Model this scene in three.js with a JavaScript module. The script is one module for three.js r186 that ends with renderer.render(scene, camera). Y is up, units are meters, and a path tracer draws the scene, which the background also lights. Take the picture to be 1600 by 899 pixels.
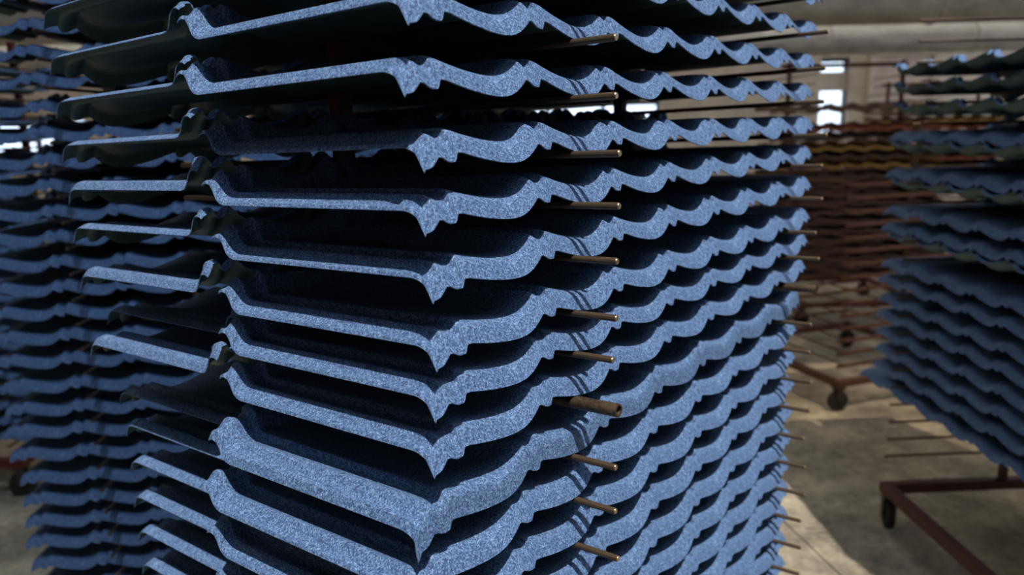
import * as THREE from 'three';
import { mergeGeometries } from 'three/addons/utils/BufferGeometryUtils.js';
import { RoundedBoxGeometry } from 'three/addons/geometries/RoundedBoxGeometry.js';

// ───────────────────────── camera, sky, sun, exposure ─────────────────────────
const scene = new THREE.Scene();
const YAW = 0.9173, TILT = 0.2084, ROLL = -0.0248;
const EYE = new THREE.Vector3(-0.6025, 0.0763, 0.5659);
const camera = new THREE.PerspectiveCamera(2 * Math.atan(449.5 / 1205.4) * 180 / Math.PI, 1600 / 899, 0.05, 120);
{
  const fwd = new THREE.Vector3(Math.sin(YAW), 0, -Math.cos(YAW)), right = new THREE.Vector3(Math.cos(YAW), 0, Math.sin(YAW)), up = new THREE.Vector3(0, 1, 0);
  const f2 = fwd.clone().multiplyScalar(Math.cos(TILT)).addScaledVector(up, -Math.sin(TILT));
  const u2 = up.clone().multiplyScalar(Math.cos(TILT)).addScaledVector(fwd, Math.sin(TILT));
  const r3 = right.clone().multiplyScalar(Math.cos(ROLL)).addScaledVector(u2, Math.sin(ROLL));
  const u3 = u2.clone().multiplyScalar(Math.cos(ROLL)).addScaledVector(right, -Math.sin(ROLL));
  camera.position.copy(EYE);
  camera.quaternion.setFromRotationMatrix(new THREE.Matrix4().makeBasis(r3, u3, f2.clone().negate()));
}
camera.focus = 1.0;
camera.userData.fStop = 3.4;

const SKY = new THREE.Color().setRGB(2.1, 2.4, 2.85);
scene.background = SKY;

const FLOOR = -1.55;                      // the lens is about 1.63 m above the floor
const SUN = new THREE.Vector3(-0.238, 0.894, 0.38);
const sun = new THREE.DirectionalLight(0xfff1e0, 6.1);
sun.position.copy(SUN).multiplyScalar(18);
sun.target.position.set(0, 0, 0);
sun.castShadow = true;
sun.shadow.radius = 1;
sun.shadow.mapSize.set(4096, 4096);
Object.assign(sun.shadow.camera, { left: -9, right: 9, top: 9, bottom: -9, near: 1, far: 45 });
scene.add(sun, sun.target);

const renderer = new THREE.WebGLRenderer({ antialias: true });
renderer.toneMapping = THREE.LinearToneMapping;
renderer.toneMappingExposure = 1.0;
renderer.shadowMap.enabled = true;

// ───────────────────────── helpers ─────────────────────────
let seed = 7;
const rnd = () => { seed = (seed * 1664525 + 1013904223) >>> 0; return seed / 4294967296; };
const taken = new Map();
const numbered = (n) => { const k = taken.get(n) ?? 0; taken.set(n, k + 1); return k ? `${n}_${String(k).padStart(3, '0')}` : n; };
const WORD = ['first', 'second', 'third', 'fourth', 'fifth', 'sixth', 'seventh', 'eighth', 'ninth', 'tenth', 'eleventh', 'twelfth', 'thirteenth', 'fourteenth', 'fifteenth', 'sixteenth', 'seventeenth', 'eighteenth', 'nineteenth', 'twentieth', 'twenty-first', 'twenty-second', 'twenty-third', 'twenty-fourth', 'twenty-fifth', 'twenty-sixth'];
function thing(name, label, category, pos = [0, 0, 0], turn = 0, group) {
  const o = new THREE.Group(); o.name = numbered(name); scene.add(o);
  o.position.set(...pos); o.rotation.y = turn; o.userData = { label, category };
  if (group) o.userData.group = group;
  return o;
}
function structure(name, pos = [0, 0, 0], turn = 0) {
  const o = new THREE.Group(); o.name = numbered(name); scene.add(o);
  o.position.set(...pos); o.rotation.y = turn; o.userData.kind = 'structure';
  return o;
}
function part(name, geometry, material, parent) {
  const m = new THREE.Mesh(geometry, material); m.name = name; m.castShadow = m.receiveShadow = true; parent.add(m); return m;
}
const at = (g, x, y, z) => g.translate(x, y, z);
const box = (w, h, d, x = 0, y = 0, z = 0, r = 0) => at(r ? new RoundedBoxGeometry(w, h, d, 2, r) : new THREE.BoxGeometry(w, h, d), x, y, z);
// hall axes: u to the right of the view, w straight ahead of the lens (both level)
const hall = (u, w) => [EYE.x + u * Math.cos(YAW) + w * Math.sin(YAW), EYE.z + u * Math.sin(YAW) - w * Math.cos(YAW)];

// ───────────────────────── textures and materials ─────────────────────────
function dataTexture(n, fill, srgb) {
  const d = new Uint8Array(n * n * 4);
  fill(d);
  const t = new THREE.DataTexture(d, n, n, THREE.RGBAFormat);
  t.wrapS = t.wrapT = THREE.RepeatWrapping; t.magFilter = THREE.LinearFilter; t.minFilter = THREE.LinearMipmapLinearFilter; t.generateMipmaps = true;
  if (srgb) t.colorSpace = THREE.SRGBColorSpace;
  t.needsUpdate = true; return t;
}
// crushed stone granules: one jittered cell per granule
const GN = 1024, GC = 256, granTile = 0.40;
const gx = new Float32Array(GC * GC), gy = new Float32Array(GC * GC), gt = new Float32Array(GC * GC), gh = new Float32Array(GC * GC);
for (let i = 0; i < GC * GC; i++) { gx[i] = rnd(); gy[i] = rnd(); gt[i] = rnd(); gh[i] = rnd(); }
const cellOf = new Int32Array(GN * GN), cellD = new Float32Array(GN * GN);
for (let y = 0; y < GN; y++) for (let x = 0; x < GN; x++) {
  const fx = x / GN * GC, fy = y / GN * GC, cx = Math.floor(fx), cy = Math.floor(fy);
  let best = 9, bi = 0;
  for (let j = -1; j <= 1; j++) for (let i = -1; i <= 1; i++) {
    const k = ((cy + j + GC) % GC) * GC + (cx + i + GC) % GC;
    const dx = cx + i + gx[k] - fx, dy = cy + j + gy[k] - fy, d = dx * dx + dy * dy;
    if (d < best) { best = d; bi = k; }
  }
  cellOf[y * GN + x] = bi; cellD[y * GN + x] = Math.sqrt(best);
}
const granBump = dataTexture(GN, (d) => {
  for (let p = 0; p < GN * GN; p++) { const v = Math.max(0, 255 * (0.35 + 0.5 * gh[cellOf[p]] - 0.55 * cellD[p])); d[p * 4] = d[p * 4 + 1] = d[p * 4 + 2] = Math.min(255, v); d[p * 4 + 3] = 255; }
});
function granColour(palette) {
  return dataTexture(GN, (d) => {
    for (let p = 0; p < GN * GN; p++) {
      const c = palette[Math.floor(gt[cellOf[p]] * palette.length * 0.9999)], s = 0.92 + 0.16 * gh[cellOf[p]];
      for (let k = 0; k < 3; k++) d[p * 4 + k] = Math.min(255, c[k] * s);
      d[p * 4 + 3] = 255;
    }
  }, true);
}
for (const t of [granBump]) t.repeat.set(1, 1);
const coat = (palette) => new THREE.MeshStandardMaterial({ map: granColour(palette), bumpMap: granBump, bumpScale: 0.0007, roughness: 0.82 });
const M = {
  blue: coat([[58, 82, 126], [70, 97, 143], [78, 108, 155], [86, 118, 165], [92, 124, 171], [104, 136, 182], [50, 72, 114], [126, 156, 198]]),
  terracotta: coat([[150, 74, 50], [120, 58, 44], [170, 92, 64], [98, 50, 40]]),
  mustard: coat([[170, 128, 56], [150, 106, 44], [190, 150, 80], [120, 84, 40]]),
  brown: coat([[96, 66, 50], [76, 54, 44], [112, 82, 62], [60, 44, 38]]),
};
const noiseGrid = (n, cells, s) => {
  seed = s; const g = new Float32Array(cells * cells); for (let i = 0; i < g.length; i++) g[i] = rnd();
  const out = new Float32Array(n * n), sm = (t) => t * t * (3 - 2 * t);
  for (let y = 0; y < n; y++) for (let x = 0; x < n; x++) {
    const fx = x / n * cells, fy = y / n * cells, i = Math.floor(fx), j = Math.floor(fy), a = sm(fx - i), b = sm(fy - j);
    const q = (p, r) => g[((j + r) % cells) * cells + (i + p) % cells];
    out[y * n + x] = (q(0, 0) * (1 - a) + q(1, 0) * a) * (1 - b) + (q(0, 1) * (1 - a) + q(1, 1) * a) * b;
  }
  return out;
};
const N = 512, n8 = noiseGrid(N, 8, 11), n23 = noiseGrid(N, 23, 12), n64 = noiseGrid(N, 64, 13), n200 = noiseGrid(N, 200, 14);
const mottled = (rgb, amount, rep) => {
  const t = dataTexture(N, (d) => {
    for (let p = 0; p < N * N; p++) {
      const s = 1 + amount * ((n8[p] - 0.5) * 0.9 + (n23[p] - 0.5) * 0.7 + (n64[p] - 0.5) * 0.5 + (n200[p] - 0.5) * 0.5);
      for (let k = 0; k < 3; k++) d[p * 4 + k] = Math.max(0, Math.min(255, rgb[k] * s));
      d[p * 4 + 3] = 255;
    }
  }, true);
  t.repeat.set(rep, rep); return t;
};
const fineBump = dataTexture(N, (d) => { for (let p = 0; p < N * N; p++) { const v = 255 * (0.5 * n200[p] + 0.3 * n64[p] + 0.2 * n23[p]); d[p * 4] = d[p * 4 + 1] = d[p * 4 + 2] = v; d[p * 4 + 3] = 255; } });
M.primer = new THREE.MeshStandardMaterial({ map: mottled([82, 108, 106], 0.22, 2), roughness: 0.55 });
M.concrete = new THREE.MeshStandardMaterial({ map: mottled([154, 144, 127], 0.36, 0.45), bumpMap: fineBump, bumpScale: 0.0008, roughness: 0.86 });
M.rodSteel = new THREE.MeshStandardMaterial({ map: mottled([92, 76, 60], 0.5, 9), roughness: 0.5, metalness: 0.5 });
M.redSteel = new THREE.MeshStandardMaterial({ map: mottled([98, 37, 30], 0.4, 5), roughness: 0.6, metalness: 0.1 });
M.rust = new THREE.MeshStandardMaterial({ map: mottled([92, 60, 48], 0.5, 5), roughness: 0.75, metalness: 0.15 });
M.darkSteel = new THREE.MeshStandardMaterial({ map: mottled([74, 36, 31], 0.4, 5), roughness: 0.55, metalness: 0.1 });
M.rubber = new THREE.MeshStandardMaterial({ color: 0x23211f, roughness: 0.8 });
M.bracket = new THREE.MeshStandardMaterial({ color: 0x4a423c, roughness: 0.5, metalness: 0.6 });
M.plaster = new THREE.MeshStandardMaterial({ map: mottled([206, 196, 184], 0.12, 0.3), roughness: 0.9 });
M.roofSteel = new THREE.MeshStandardMaterial({ map: mottled([150, 148, 144], 0.1, 0.3), roughness: 0.7 });
M.duct = new THREE.MeshStandardMaterial({ map: mottled([214, 212, 207], 0.14, 0.6), roughness: 0.45, metalness: 0.25 });
M.cutSteel = new THREE.MeshStandardMaterial({ color: 0xa8977c, roughness: 0.35, metalness: 0.8 });
M.frame = new THREE.MeshStandardMaterial({ color: 0x3c3836, roughness: 0.6 });
M.glass = new THREE.MeshPhysicalMaterial({ color: 0xf2f6f8, transmission: 1, roughness: 0, thickness: 0, ior: 1.5 });
M.dustyGlass = new THREE.MeshPhysicalMaterial({ color: 0x8d9aa6, transmission: 1, roughness: 0.02, thickness: 0, ior: 1.5 });
M.filmGlass = new THREE.MeshPhysicalMaterial({ color: 0xc6c2ba, transmission: 1, roughness: 0.02, thickness: 0, ior: 1.5 });
M.skylight = new THREE.MeshPhysicalMaterial({ color: 0xe8e4dc, transmission: 0.6, roughness: 1, thickness: 0 });
M.door = new THREE.MeshStandardMaterial({ map: mottled([206, 192, 184], 0.08, 1), roughness: 0.7 });

// ───────────────────────── the hall ─────────────────────────
const H0 = hall(0, 0), TURN = -YAW;         // a group turned by TURN has local x = u and local -z = w
const hallGroup = (name) => structure(name, [H0[0], FLOOR, H0[1]], TURN);
const slabUV = (g) => {                      // metres as texture coordinates, from the larger two extents of each face
  const p = g.attributes.position, n = g.attributes.normal, uv = g.attributes.uv;
  for (let i = 0; i < p.count; i++) {
    const ax = Math.abs(n.getX(i)), ay = Math.abs(n.getY(i));
    if (ay > 0.5) uv.setXY(i, p.getX(i), p.getZ(i)); else if (ax > 0.5) uv.setXY(i, p.getZ(i), p.getY(i)); else uv.setXY(i, p.getX(i), p.getY(i));
  }
  return g;
};
const wbox = (u0, u1, y0, y1, w0, w1) => slabUV(box(u1 - u0, y1 - y0, w1 - w0, (u0 + u1) / 2, (y0 + y1) / 2, -(w0 + w1) / 2));
const U0 = -11, U1 = 10, W0 = -6, W1 = 13, ROOF = 6.9, RL = [-1.6, 5.2, -3, 1.75];
{
  // floor slabs with open saw-cut joints; the joint beside the near rack is the one in view
  const j1 = [2.3353, -0.2949], j2 = [2.0995, -0.0381];
  const dir = new THREE.Vector2(j2[0] - j1[0], j2[1] - j1[1]).normalize();
  const f = structure('floor', [j1[0], FLOOR, j1[1]], Math.atan2(dir.x, dir.y));   // local z runs along the joint
  const gap = 0.006, xs = [-14, -8, -4, 0, 4, 9, 15], zs = [-17, -9.5, -4.5, 0.9, 5.5, 11];
  for (let i = 0; i < xs.length - 1; i++) for (let j = 0; j < zs.length - 1; j++)
    part('slab', slabUV(box(xs[i + 1] - xs[i] - gap, 0.2, zs[j + 1] - zs[j] - gap, (xs[i] + xs[i + 1]) / 2, -0.1, (zs[j] + zs[j + 1]) / 2)), M.concrete, f);
  part('joint_bed', slabUV(box(29, 0.1, 28, 0.5, -0.22, -3)), M.rubber, f);
}
{
  const c = hallGroup('ceiling');
  for (const [a, b] of [[W0 - 0.3, RL[2]], [RL[3], 3.6], [5.2, 5.8], [7.6, 8.2], [10, 10.6], [12.4, W1 + 0.3]]) part('roof_panel', wbox(U0 - 0.3, U1 + 0.3, ROOF, ROOF + 0.15, a, b), M.roofSteel, c);
  part('roof_panel', wbox(U0 - 0.3, RL[0], ROOF, ROOF + 0.15, RL[2], RL[3]), M.roofSteel, c);
  part('roof_panel', wbox(RL[1], U1 + 0.3, ROOF, ROOF + 0.15, RL[2], RL[3]), M.roofSteel, c);
  for (const [a, b] of [[3.6, 5.2], [5.8, 7.6], [8.2, 10], [10.6, 12.4]]) part('skylight_sheet', wbox(U0 - 0.3, U1 + 0.3, ROOF + 0.06, ROOF + 0.07, a, b), M.skylight, c);
  for (const w of [3.0, 5.5, 7.9, 10.3]) part('roof_beam', wbox(U0, U1, ROOF - 0.3, ROOF, w - 0.08, w + 0.08), M.roofSteel, c);
}
{
  const L = hallGroup('wall_left'), R = hallGroup('wall_right');
  part('wall_panel', wbox(U0 - 0.25, U0, 0, ROOF, W0, W1), M.plaster, L);
  part('wall_panel', wbox(U1, U1 + 0.25, 0, 1.2, W0, W1), M.plaster, R);
  part('wall_panel', wbox(U1, U1 + 0.25, 3.2, ROOF, W0, W1), M.plaster, R);
  for (const [a, b] of [[W0, 3], [4.6, 6], [8.6, 10], [12.4, W1]]) part('pier', wbox(U1, U1 + 0.25, 1.2, 3.2, a, b), M.plaster, R);
}
{
  const Nn = hallGroup('wall_near');
  part('wall_panel', wbox(U0, U1, 0, ROOF, W0 - 0.3, W0), M.plaster, Nn);
  // the roof light above and behind the lens: clear panes, two of them dusty
  const gl = hallGroup('window_1'), y = ROOF + 0.07;
  part('pane', wbox(RL[0], RL[1], y, y + 0.01, RL[2], -0.98), M.glass, gl);
  part('pane', wbox(1.1, 2.5, y, y + 0.01, -0.98, RL[3]), M.glass, gl);
  part('dusty_pane', wbox(2.5, RL[1], y, y + 0.01, -0.98, RL[3]), M.filmGlass, gl);
  part('dusty_pane', wbox(RL[0], 1.1, y, y + 0.01, -0.98, RL[3]), M.dustyGlass, gl);
  for (const w of [RL[2], RL[3]]) part('frame_rail', wbox(RL[0] - 0.04, RL[1] + 0.04, ROOF - 0.02, ROOF + 0.17, w - 0.02, w + 0.02), M.frame, gl);
  for (const u of [RL[0], RL[1]]) part('frame_rail', wbox(u - 0.02, u + 0.02, ROOF - 0.02, ROOF + 0.17, RL[2], RL[3]), M.frame, gl);
}
{
  const F = hallGroup('wall_far');
  const holes = [[-9.6, -6.95, 1.26, 1.92], [-4.25, -3.5, 1.5, 1.9], [-0.25, 2.5, 1.3, 1.95], [5.12, 5.6, 1.22, 2.56]];   // u0, u1, sill, head
  let a = U0;
  for (const [p, q, sill, head] of [...holes, [U1, U1, 0, 0]]) {
    if (p > a) part('wall_panel', wbox(a, p, 0, ROOF, W1, W1 + 0.3), M.plaster, F);
    if (q > p) { part('wall_panel', wbox(p, q, 0, sill, W1, W1 + 0.3), M.plaster, F); part('wall_panel', wbox(p, q, head, ROOF, W1, W1 + 0.3), M.plaster, F); }
    a = q;
  }
  holes.forEach(([p, q, sill, head], i) => {
    const wn = hallGroup('window_' + (i + 2));
    part('pane', wbox(p, q, sill, head, W1 + 0.14, W1 + 0.15), M.glass, wn);
    const nb = Math.max(1, Math.round((q - p) / 0.9));
    for (let k = 0; k <= nb; k++) { const u = p + (q - p) * k / nb; part('mullion', wbox(u - 0.03, u + 0.03, sill, head, W1 + 0.1, W1 + 0.19), M.frame, wn); }
    for (const y of [sill + 0.03, head - 0.03]) part('rail', wbox(p, q, y - 0.03, y + 0.03, W1 + 0.1, W1 + 0.19), M.frame, wn);
    if (i === 3) part('transom', wbox(p, q, 2.04, 2.34, W1 + 0.08, W1 + 0.2), M.plaster, wn);
  });
  const d = hallGroup('door_1');
  part('door_leaf', wbox(5.98, 6.92, 0.02, 2.55, W1 - 0.05, W1 - 0.005), M.door, d);
  for (const u of [5.93, 6.97]) part('door_jamb', wbox(u - 0.05, u + 0.05, 0, 2.65, W1 - 0.09, W1 - 0.002), M.plaster, d);
  part('door_head', wbox(5.88, 7.02, 2.56, 2.66, W1 - 0.09, W1 - 0.002), M.plaster, d);
}
// two air ducts running across the hall under the roof, each on hangers
function duct(label, u0, u1, y, w, r) {
  const [x, z] = hall(0, w);
  const t = thing('air_duct', label, 'duct', [x, FLOOR, z], TURN, 'galvanised air ducts');
  const n = Math.ceil((u1 - u0) / 1.6), s = (u1 - u0) / n;
  for (let k = 0; k < n; k++) {
    part('duct_section', at(new THREE.CylinderGeometry(r, r, s - 0.004, 40, 1).rotateZ(Math.PI / 2), u0 + (k + 0.5) * s, y, 0), M.duct, t);
    part('flange_ring', at(new THREE.TorusGeometry(r + 0.004, 0.012, 8, 40).rotateY(Math.PI / 2), u0 + k * s, y, 0), M.duct, t);
  }
  for (let k = 1; k < n; k += 2) part('hanger', at(new THREE.CylinderGeometry(0.008, 0.008, ROOF - y - r, 8), u0 + (k + 0.35) * s, (ROOF + y + r) / 2, 0), M.frame, t);
}
duct('wide grey galvanised air duct crossing the top right of the picture', -9, 9.4, 2.52, 6.2, 0.21);
duct('narrower grey air duct just below the wide duct, farther back', -10.4, 9.6, 2.42, 8.6, 0.15);

// ───────────────────────── roof tile ─────────────────────────
// wave profile over one period, u = 0 at the higher of the two ridges
const PROF = [[0, 0], [0.03, -0.00091], [0.07, -0.00325], [0.13, -0.00657], [0.2, -0.01012], [0.28, -0.01372], [0.36, -0.01678], [0.44, -0.01919], [0.5, -0.02047], [0.55, -0.021], [0.61, -0.02049], [0.66, -0.01867], [0.7, -0.01594], [0.735, -0.01246], [0.765, -0.00856], [0.79, -0.00463], [0.81, -0.0012], [0.822, -0.0012], [0.845, -0.0025], [0.87, -0.0052], [0.9, -0.0082], [0.93, -0.009], [0.955, -0.009], [0.965, -0.0065], [0.974, -0.0012], [0.986, 0.0002], [1, 0]];
function h(u) {
  u -= Math.floor(u);
  let i = 0; while (i < PROF.length - 2 && u > PROF[i + 1][0]) i++;
  const P = (k) => { const n = PROF.length - 1, m = ((k % n) + n) % n, o = Math.floor(k / n); return [PROF[m][0] + o, PROF[m][1]]; };
  const [x0, y0] = P(i - 1), [x1, y1] = P(i), [x2, y2] = P(i + 1), [x3, y3] = P(i + 2);
  const m1 = (y2 - y0) / (x2 - x0) * (x2 - x1), m2 = (y3 - y1) / (x3 - x1) * (x2 - x1), t = (u - x1) / (x2 - x1), t2 = t * t, t3 = t2 * t;
  return y1 * (2 * t3 - 3 * t2 + 1) + m1 * (t3 - 2 * t2 + t) + y2 * (3 * t2 - 2 * t3) + m2 * (t3 - t2);
}
const PERIOD = 0.184, RIDGE0 = 0.048, XA = -0.008, XB = 1.346, DROP = 0.0275, DEEP = 0.036;
const wave = (x) => h((x - RIDGE0) / PERIOD) - (x < 0.2 ? 0.009 * ((0.2 - x) / 0.2) ** 2 : 0);
function tileGeometry({ fine = true, flange = 0.004, flangeEnd = 0.005, drop = DROP, lean = 0.0105 } = {}) {
  const us = fine ? [0, 0.03, 0.06, 0.1, 0.15, 0.21, 0.28, 0.35, 0.42, 0.49, 0.55, 0.61, 0.66, 0.7, 0.735, 0.765, 0.79, 0.809, 0.82, 0.842, 0.865, 0.885, 0.91, 0.935, 0.956, 0.967, 0.976, 0.987] : [0, 0.06, 0.16, 0.28, 0.4, 0.52, 0.62, 0.7, 0.76, 0.82, 0.9, 0.955, 0.977];
  const cols = [];                                     // [x, height]
  const hs = -0.0205;                                  // the low shelf along the left end
  cols.push([XA - flange * 0.6, hs - flange], [XA - flange * 0.3, hs - flange * 0.45], [XA - flange * 0.08, hs - flange * 0.1], [XA, hs], [XA + 0.005, hs + 0.0002], [0.0015, hs + 0.0012]);
  for (let n = -1; n <= 7; n++) for (const u of us) { const x = RIDGE0 + (n + u) * PERIOD; if (x > 0.0035 && x < XB - 0.003) cols.push([x, wave(x)]); }
  cols.push([XB, wave(XB)], [XB + 0.002, wave(XB) - flangeEnd * 0.15], [XB + 0.006, wave(XB) - flangeEnd * 0.55], [XB + 0.01, wave(XB) - flangeEnd]);
  // section from the tail of the upstand to the bottom of the front lip: [z, y, upstand weight]
  const lz = -0.0115, ly = -0.0085;
  const rows = fine
    ? [[-0.419, 0.0255, 1], [-0.414, 0.0285, 1], [-0.407, 0.0295, 1], [-0.4, 0.0275, 1], [-0.395, 0.022, 0.9], [-0.391, 0.014, 0.7], [-0.387, 0.007, 0.45], [-0.381, 0.002, 0.2], [-0.372, 0, 0], [-0.28, 0, 0], [-0.18, 0, 0], [-0.08, 0, 0], [-0.036, 0, 0], [-0.028, -0.0006, 0], [-0.021, -0.0024, 0], [-0.0155, -0.005, 0], [lz, ly, 0]]
    : [[-0.419, 0.0255, 1], [-0.407, 0.0295, 1], [-0.395, 0.022, 0.9], [-0.387, 0.007, 0.45], [-0.372, 0, 0], [-0.18, 0, 0], [-0.034, 0, 0], [-0.021, -0.0024, 0], [lz, ly, 0]];
  for (const t of fine ? [0.35, 0.7, 1] : [1]) rows.push([lz + lean * t, ly + (-drop - ly) * t, 0]);
  const nc = cols.length, nr = rows.length, T = 0.0016;
  const top = new Float32Array(nc * nr * 3), uv = new Float32Array(nc * nr * 2);
  let sc = 0;
  for (let i = 0; i < nc; i++) {
    if (i) sc += Math.hypot(cols[i][0] - cols[i - 1][0], cols[i][1] - cols[i - 1][1]);
    const [x, y] = cols[i], ridge = THREE.MathUtils.smoothstep(y, -0.011, -0.003) * (i > 3 && i < nc - 4 ? 1 : 0.2);
    let sr = 0;
    for (let j = 0; j < nr; j++) {
      if (j) sr += Math.hypot(rows[j][0] - rows[j - 1][0], rows[j][1] - rows[j - 1][1]);
      const k = i * nr + j, w = rows[j][2];
      top.set([x, y + rows[j][1] + 0.004 * ridge * w, rows[j][0] + 0.011 * ridge * w * (j < 4 && fine ? 0.6 : 1)], k * 3);
      uv.set([sc / granTile, sr / granTile], k * 2);
    }
  }
  const idx = [];
  for (let i = 0; i < nc - 1; i++) for (let j = 0; j < nr - 1; j++) { const a = i * nr + j, b = a + nr; idx.push(a, a + 1, b, b, a + 1, b + 1); }
  const g = new THREE.BufferGeometry();
  g.setAttribute('position', new THREE.BufferAttribute(top, 3)); g.setAttribute('uv', new THREE.BufferAttribute(uv, 2)); g.setIndex(idx); g.computeVertexNormals();
  // underside: the same sheet moved in by its thickness
  const low = top.slice(), nn = g.attributes.normal;
  for (let k = 0; k < nc * nr; k++) { low[k * 3] -= nn.getX(k) * T; low[k * 3 + 1] -= nn.getY(k) * T; low[k * 3 + 2] -= nn.getZ(k) * T; }
  const under = new THREE.BufferGeometry();
  under.setAttribute('position', new THREE.BufferAttribute(low, 3)); under.setAttribute('uv', new THREE.BufferAttribute(uv.slice(), 2));
  const back = []; for (let k = 0; k < idx.length; k += 3) back.push(idx[k], idx[k + 2], idx[k + 1]);
  under.setIndex(back); under.computeVertexNormals();
  // rim that closes the sheet, coated like the top
  const loop = [];
  for (let j = 0; j < nr; j++) loop.push(j);
  for (let i = 1; i < nc; i++) loop.push(i * nr + nr - 1);
  for (let j = nr - 2; j >= 0; j--) loop.push((nc - 1) * nr + j);
  for (let i = nc - 2; i >= 1; i--) loop.push(i * nr);
  const rp = [], ru = [], ri = [];
  loop.forEach((k, m) => {
    rp.push(top[k * 3], top[k * 3 + 1], top[k * 3 + 2], low[k * 3], low[k * 3 + 1], low[k * 3 + 2]);
    ru.push(uv[k * 2], uv[k * 2 + 1], uv[k * 2] + 0.004, uv[k * 2 + 1] + 0.004);
    const a = m * 2, b = ((m + 1) % loop.length) * 2; ri.push(a, a + 1, b, b, a + 1, b + 1);
  });
  const rim = new THREE.BufferGeometry();
  rim.setAttribute('position', new THREE.Float32BufferAttribute(rp, 3)); rim.setAttribute('uv', new THREE.Float32BufferAttribute(ru, 2)); rim.setIndex(ri.map((v, i) => ri[i - i % 3 + [0, 2, 1][i % 3]])); rim.computeVertexNormals();
  return { coat: mergeGeometries([g, rim]), under };
}
const GEO = {
  fine: tileGeometry(),
  wide: tileGeometry({ flange: 0.008, flangeEnd: 0.012 }),
  deep: tileGeometry({ flange: 0.012, flangeEnd: 0.012, drop: DEEP, lean: 0.004 }),
  far: tileGeometry({ fine: false }),
};
const SAG = 0.026;                       // the nearest rack's rods fall towards the back by this much per metre
function makeTile(kind, material) {
  const o = new THREE.Group();
  part('granule_coating', GEO[kind].coat, material, o);
  const u = part('steel_underside', GEO[kind].under, M.primer, o); u.userData.label = 'plain grey green painted underside';
  return o;
}
const protos = new Map();
// a tile in the frame of a rack: front row has its lip at local z = 0, the rear row is turned round
function placeTile(rack, rodTops, { rear = false, turned = false, dx = 0, dz = 0, dy = 0, sag = 0, kind = 'fine', colour = 'blue' }, label, group) {
  const key = kind + colour;
  if (!protos.has(key)) protos.set(key, makeTile(kind, M[colour]));
  const o = protos.get(key).clone();
  o.name = numbered('coated_tile');
  const lx = (x) => rear ? XB + 0.01 - (x - dx) : x - dx;
  const drop = kind === 'deep' ? DEEP : DROP;
  const y = Math.max(...rodTops.map(([x, t]) => t + drop - wave(lx(x)))) + dy + 0.0005 + (rear ? sag * (-0.87 + dz) : 0);
  const local = new THREE.Vector3(rear ? XB + 0.01 + dx : dx, y, rear ? (turned ? -0.412 : -0.87) + dz : dz);
  local.applyAxisAngle(new THREE.Vector3(0, 1, 0), rack.rotation.y).add(rack.position);
  o.position.copy(local); o.rotation.set(0, rack.rotation.y + (rear ? Math.PI : 0), 0); o.rotateX((rear ? 1 : -1) * Math.atan(sag));
  o.userData = { label, category: 'roof tile', group, kind: 'thing' };
  scene.add(o); return o;
}

// ───────────────────────── rack ─────────────────────────
const RODX = [0.28, 1.2], ROD_R = 0.0048, PIPE_R = 0.0095;
function hollow(r, ri, len) {
  const s = new THREE.Shape(); s.absarc(0, 0, r, 0, Math.PI * 2); const hole = new THREE.Path(); hole.absarc(0, 0, ri, 0, Math.PI * 2, true); s.holes.push(hole);
  return new THREE.ExtrudeGeometry(s, { depth: len, bevelEnabled: false, curveSegments: 20 });
}
const rodGeo = (len) => {
  const c = 0.0012, pts = [[0, -len / 2], [ROD_R - c, -len / 2], [ROD_R, -len / 2 + c], [ROD_R, len / 2 - c], [ROD_R - c, len / 2], [0, len / 2]].map(([x, y]) => new THREE.Vector2(x, y));
  return new THREE.LatheGeometry(pts, 14).rotateX(Math.PI / 2);
};
const RODG = rodGeo(1.04), PIPEG = hollow(PIPE_R, PIPE_R - 0.0026, 1.04).translate(0, 0, -0.52);
const TIPG = new THREE.CylinderGeometry(ROD_R - 0.0011, ROD_R - 0.0005, 0.001, 14).rotateX(Math.PI / 2).translate(0, 0, 0.5203);
const wheelGeo = new THREE.LatheGeometry([[0, -0.016], [0.03, -0.016], [0.05, -0.016], [0.058, -0.012], [0.06, -0.006], [0.06, 0.006], [0.058, 0.012], [0.05, 0.016], [0.03, 0.016], [0, 0.016]].map(([x, y]) => new THREE.Vector2(x, y)), 28).rotateZ(Math.PI / 2);
const forkGeo = mergeGeometries([box(0.055, 0.006, 0.07, 0, 0.139, 0), box(0.005, 0.085, 0.035, 0.023, 0.1, 0), box(0.005, 0.085, 0.035, -0.023, 0.1, 0), new THREE.CylinderGeometry(0.006, 0.006, 0.06, 12).rotateZ(Math.PI / 2).translate(0, 0.06, 0)].map((g) => g.index ? g.toNonIndexed() : g));
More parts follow.
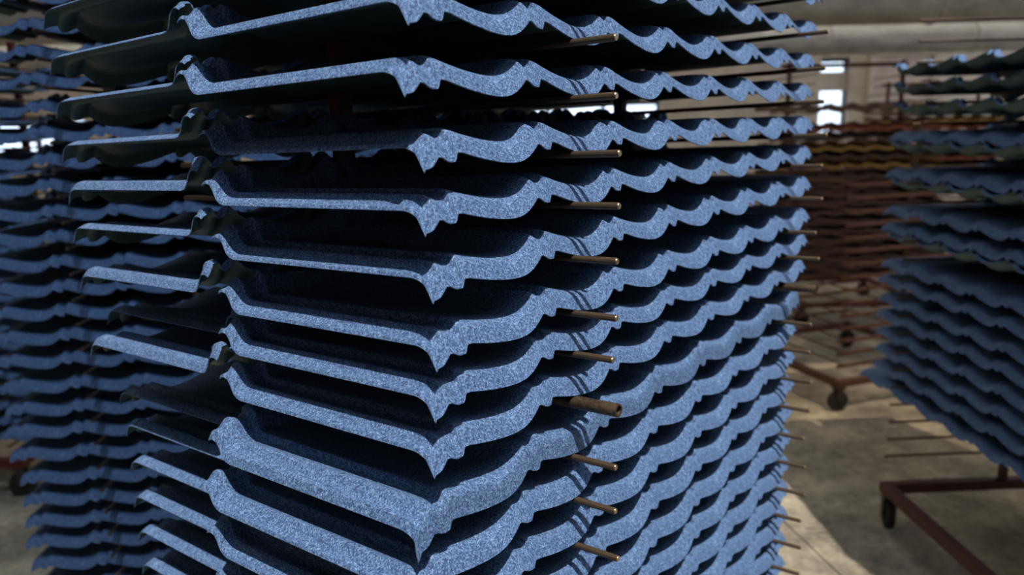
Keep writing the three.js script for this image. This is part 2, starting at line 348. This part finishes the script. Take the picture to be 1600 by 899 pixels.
function makeRack(label, [x, z], turn, levels, { pipes = [], steel = M.redSteel, rodMat = M.rodSteel, top = 0.12, rails = false, topBar = false, tips = false, sag = 0, jitter = true, x0 = 0.25, x1 = 1.25 } = {}) {
  const t = thing('tile_rack', label, 'rack', [x, FLOOR, z], turn, 'tile drying racks');
  const zf = 0.065, zb = -0.975, zc = (zf + zb) / 2, yb = 0.165, s = 0.04;
  const topY = Math.max(...levels) - FLOOR + top;
  for (const zz of [zf - s / 2, zb + s / 2]) part('base_rail', box(x1 - x0, s, s, (x0 + x1) / 2, yb, zz, 0.003), steel, t);
  for (const xx of [x0 + s / 2, x1 - s / 2]) part('base_rail', box(s, s, zf - zb - 2 * s, xx, yb, zc, 0.003), steel, t);
  for (const xx of RODX) part('post', box(0.03, topY - yb, 0.024, xx - 0.021, (topY + yb) / 2, -0.436, 0.002), steel, t);
  if (topBar) part('top_bar', box(RODX[1] - RODX[0] + 0.1, 0.03, 0.03, (RODX[0] + RODX[1]) / 2 - 0.021, topY - 0.03, -0.436 - 0.028, 0.002), steel, t);
  for (const xx of [x0 + 0.03, x1 - 0.03]) for (const zz of [zf - 0.03, zb + 0.03]) {
    const c = new THREE.Group(); c.name = 'caster'; c.position.set(xx, 0, zz); c.rotation.y = 1.15 + 0.6 * (xx + zz); t.add(c);
    part('wheel', wheelGeo, M.rubber, c).position.y = 0.0605; part('fork', forkGeo, M.bracket, c);
  }
  levels.forEach((y, k) => {
    const pipe = pipes.includes(k);
    for (const xx of RODX) part(pipe ? 'support_pipe' : 'rod', pipe ? PIPEG : RODG, rodMat, t).position.set(xx, y - FLOOR + zc * sag, zc + (jitter ? (rnd() - 0.5) * 0.012 : 0));
    if (sag) for (const rod of t.children.slice(-2)) rod.rotation.x = -Math.atan(sag);
    if (tips && !pipe) for (const rod of t.children.slice(-2)) part('cut_end', TIPG, M.cutSteel, rod);
    if (rails) for (const zz of [zf - 0.02, zb + 0.02]) part('level_rail', box(x1 - x0, 0.016, 0.016, (x0 + x1) / 2, y - FLOOR - 0.012, zz), rodMat, t);
  });
  return t;
}
const topsOf = (y, pipe) => RODX.map((x) => [x, y - FLOOR + (pipe ? PIPE_R : ROD_R)]);

// nearest rack: levels measured from the lens height, top to bottom
seed = 42;
// crest heights of the front row, read from the photograph, top to bottom; the rods lie where the lips rest on them
const CREST = [0.372, 0.299, 0.226, 0.157, 0.08, 0.013, -0.062, -0.14, -0.198, -0.263, -0.34, -0.413, -0.486, -0.558, -0.63, -0.702, -0.774, -0.846, -0.918, -0.99, -1.062, -1.134];
const frontSet = { 0: { dx: 0.01 }, 1: { dx: 0 }, 2: { dx: -0.012 }, 3: { dx: -0.022 }, 4: { dx: 0.001 }, 5: { dx: -0.002 }, 6: { dx: 0.005 }, 7: { dx: 0.006 }, 8: { dx: 0 }, 9: { dx: -0.006 }, 10: { dx: -0.03, kind: 'deep', dz: 0.002 }, 11: { dx: -0.055 }, 12: { dx: -0.052 }, 13: { dx: -0.046 }, 14: { dx: -0.05 }, 15: { dx: -0.045 }, 16: { dx: -0.048 }, 17: { dx: -0.045 }, 18: { dx: -0.045 }, 19: { dx: -0.05 }, 20: { dx: -0.044 }, 21: { dx: -0.046 } };
const L0 = CREST.map((y, k) => y - (k === 10 ? DEEP : DROP) + Math.min(...RODX.map((x) => wave(x - frontSet[k].dx))) - (k === 9 ? PIPE_R : ROD_R));
const rackA = makeRack('nearest rack packed with blue tiles, rods and one thick pipe poking out', [0, 0], 0, L0, { pipes: [9], tips: true, sag: SAG });
const rearSet = { 5: { kind: 'wide' }, 7: { kind: 'wide' }, 8: { dx: 0.04 }, 9: { kind: 'wide' }, 10: { dx: 0.042 }, 11: { dx: 0.046 }, 12: { dx: 0.045 }, 13: { dx: 0.043 }, 14: { dx: 0.042 }, 15: { dx: 0.041 }, 16: { dx: 0.04 }, 17: { dx: 0.04 }, 18: { dx: 0.04 }, 19: { dx: 0.042 }, 20: { dx: 0.04 }, 21: { dx: 0.04 } };
L0.forEach((y, k) => {
  const tops = topsOf(y, k === 9), deep = k === 10;
  placeTile(rackA, tops, { sag: SAG, ...frontSet[k] }, deep ? 'blue roof tile with a wide pale side edge just below the thick pipe' : `${WORD[k]} blue roof tile from the top in the front row of the nearest rack`, 'front row tiles of the nearest rack');
  placeTile(rackA, tops, { rear: true, sag: SAG, dx: 0.002, ...(rearSet[k] ?? {}) }, `${WORD[k]} blue roof tile from the top in the rear row of the nearest rack`, 'rear row tiles of the nearest rack');
});

// left rack, facing the lens
{
  const [x, z] = hall(-1.53, 2.205), turn = -(YAW - 0.024);
  const LV = []; for (let k = 0; k < 25; k++) LV.push(0.425 - 0.0735 * k);
  const r = makeRack('left background rack of blue tiles facing the lens', [x, z], turn, LV);
  LV.forEach((y, k) => {
    placeTile(r, topsOf(y), { kind: 'far', dx: (rnd() - 0.5) * 0.02 - (k > 18 ? 0.0 : 0.01) }, `${WORD[k]} blue roof tile from the top on the left background rack`, 'front row tiles of the left rack');
    placeTile(r, topsOf(y), { rear: true, kind: 'far', dx: (rnd() - 0.5) * 0.02 }, `blue roof tile in the back row of the left rack, ${WORD[k]} from the top`, 'back row tiles of the left rack');
  });
}
// a second blue rack farther left, cut off by the edge of the picture
{
  const [x, z] = hall(-3.5, 3.35), LV = []; for (let k = 0; k < 24; k++) LV.push(0.39 - 0.0735 * k);
  const r = makeRack('dark blue tile rack at the left edge behind the left rack', [x, z], TURN, LV);
  LV.forEach((y, k) => placeTile(r, topsOf(y), { kind: 'far', dx: (rnd() - 0.5) * 0.03 }, `${WORD[k]} blue tile from the top on the rack cut by the left edge`, 'tiles on the rack at the left edge'));
}
// right rack, seen along its front; some levels carry a tile in the back row only, some none
{
  const a = 219.5 * Math.PI / 180, X = [Math.cos(a), -Math.sin(a)], Z = [Math.sin(a), Math.cos(a)];
  const O = [2.5643 - 0.25 * X[0] - 0.065 * Z[0], -0.0205 - 0.25 * X[1] - 0.065 * Z[1]];
  const LV = []; for (let k = 0; k < 24; k++) LV.push(0.40 - 0.0715 * k);
  const r = makeRack('right rack of blue tiles on a dark red wheeled base', O, a, LV, { steel: M.darkSteel });
  const backOnly = [3, 4, 5, 7, 9, 12], none = [0, 1, 2, 21, 22, 23];
  let nf = 0, nb = 0, nt = 0;
  LV.forEach((y, k) => {
    if (none.includes(k)) return;
    if (backOnly.includes(k)) placeTile(r, topsOf(y), { rear: true, turned: true, kind: 'far', dx: (rnd() - 0.5) * 0.03 }, `${WORD[nt++]} tile from the top showing a green back edge on the right rack`, 'tiles turned round in the front row of the right rack');
    else placeTile(r, topsOf(y), { kind: 'far', dx: k === 20 ? -0.09 : (rnd() - 0.5) * 0.03 }, k === 20 ? 'lowest blue roof tile jutting out of the right rack above bare rods' : `${WORD[nf++]} blue roof tile from the top in the front row of the right rack`, 'front row tiles of the right rack');
    placeTile(r, topsOf(y), { rear: true, kind: 'far', dx: (rnd() - 0.5) * 0.03 }, `${WORD[nb++]} roof tile from the top in the back row of the right rack`, 'back row tiles of the right rack');
  });
}
// bare rusty rack beyond the gap between the near and the right rack
{
  const a = -34 * Math.PI / 180, X = [Math.cos(a), -Math.sin(a)], Z = [Math.sin(a), Math.cos(a)];
  const O = [3.7203 - 0.25 * X[0] - 0.065 * Z[0], -0.4811 - 0.25 * X[1] - 0.065 * Z[1]];
  const LV = []; for (let k = 0; k < 15; k++) LV.push(-0.27 - 0.0715 * k);
  makeRack('bare rusty rack with empty crossing rods behind the right rack', O, a, LV, { steel: M.rust, rodMat: M.rust, rails: true, top: 0.3 });
}
// far racks with tiles of other colours
function farRack(label, u, w, colours, y0, n, extra, where) {
  const [x, z] = hall(u, w);
  const LV = []; for (let k = 0; k < n; k++) LV.push(y0 - 0.0715 * k);
  const r = makeRack(label, [x, z], TURN, LV, { topBar: true, ...extra });
  let c = 0;
  LV.forEach((y, k) => {
    const colour = colours[k] ?? null; if (!colour) return;
    placeTile(r, topsOf(y), { kind: 'far', colour, dx: (rnd() - 0.5) * 0.04 }, `${WORD[c++]} ${colour} roof tile from the top on ${where}`, 'tiles on ' + where);
  });
}
farRack('far rack with a dark red top bar, half empty, beyond the near rack', 2.02, 6.0, [null, null, null, null, 'brown', null, 'terracotta', 'brown', 'mustard', 'brown', 'mustard', 'brown', 'brown', 'brown', 'brown', 'brown', 'brown', 'brown', 'brown', 'brown', 'brown', 'brown', 'brown'], 0.39, 23, {}, 'the far rack with the red top bar');
farRack('distant rack of reddish tiles seen through the slot in the near stack', -1.75, 6.6, [null, null, null, null, 'terracotta', 'brown', 'brown', 'terracotta', 'brown', 'mustard', 'brown'], 0.36, 18, {}, 'the distant rack behind the near stack');
farRack('farthest rack of brown tiles beside the far door', 3.6, 7.6, [null, null, null, 'brown', 'mustard', 'terracotta', 'brown', 'brown', 'brown', 'terracotta', 'brown', 'brown'], 0.28, 20, {}, 'the farthest rack by the door');

scene.traverse((o) => { if (o.isMesh) { o.castShadow = true; o.receiveShadow = true; } });
renderer.render(scene, camera);
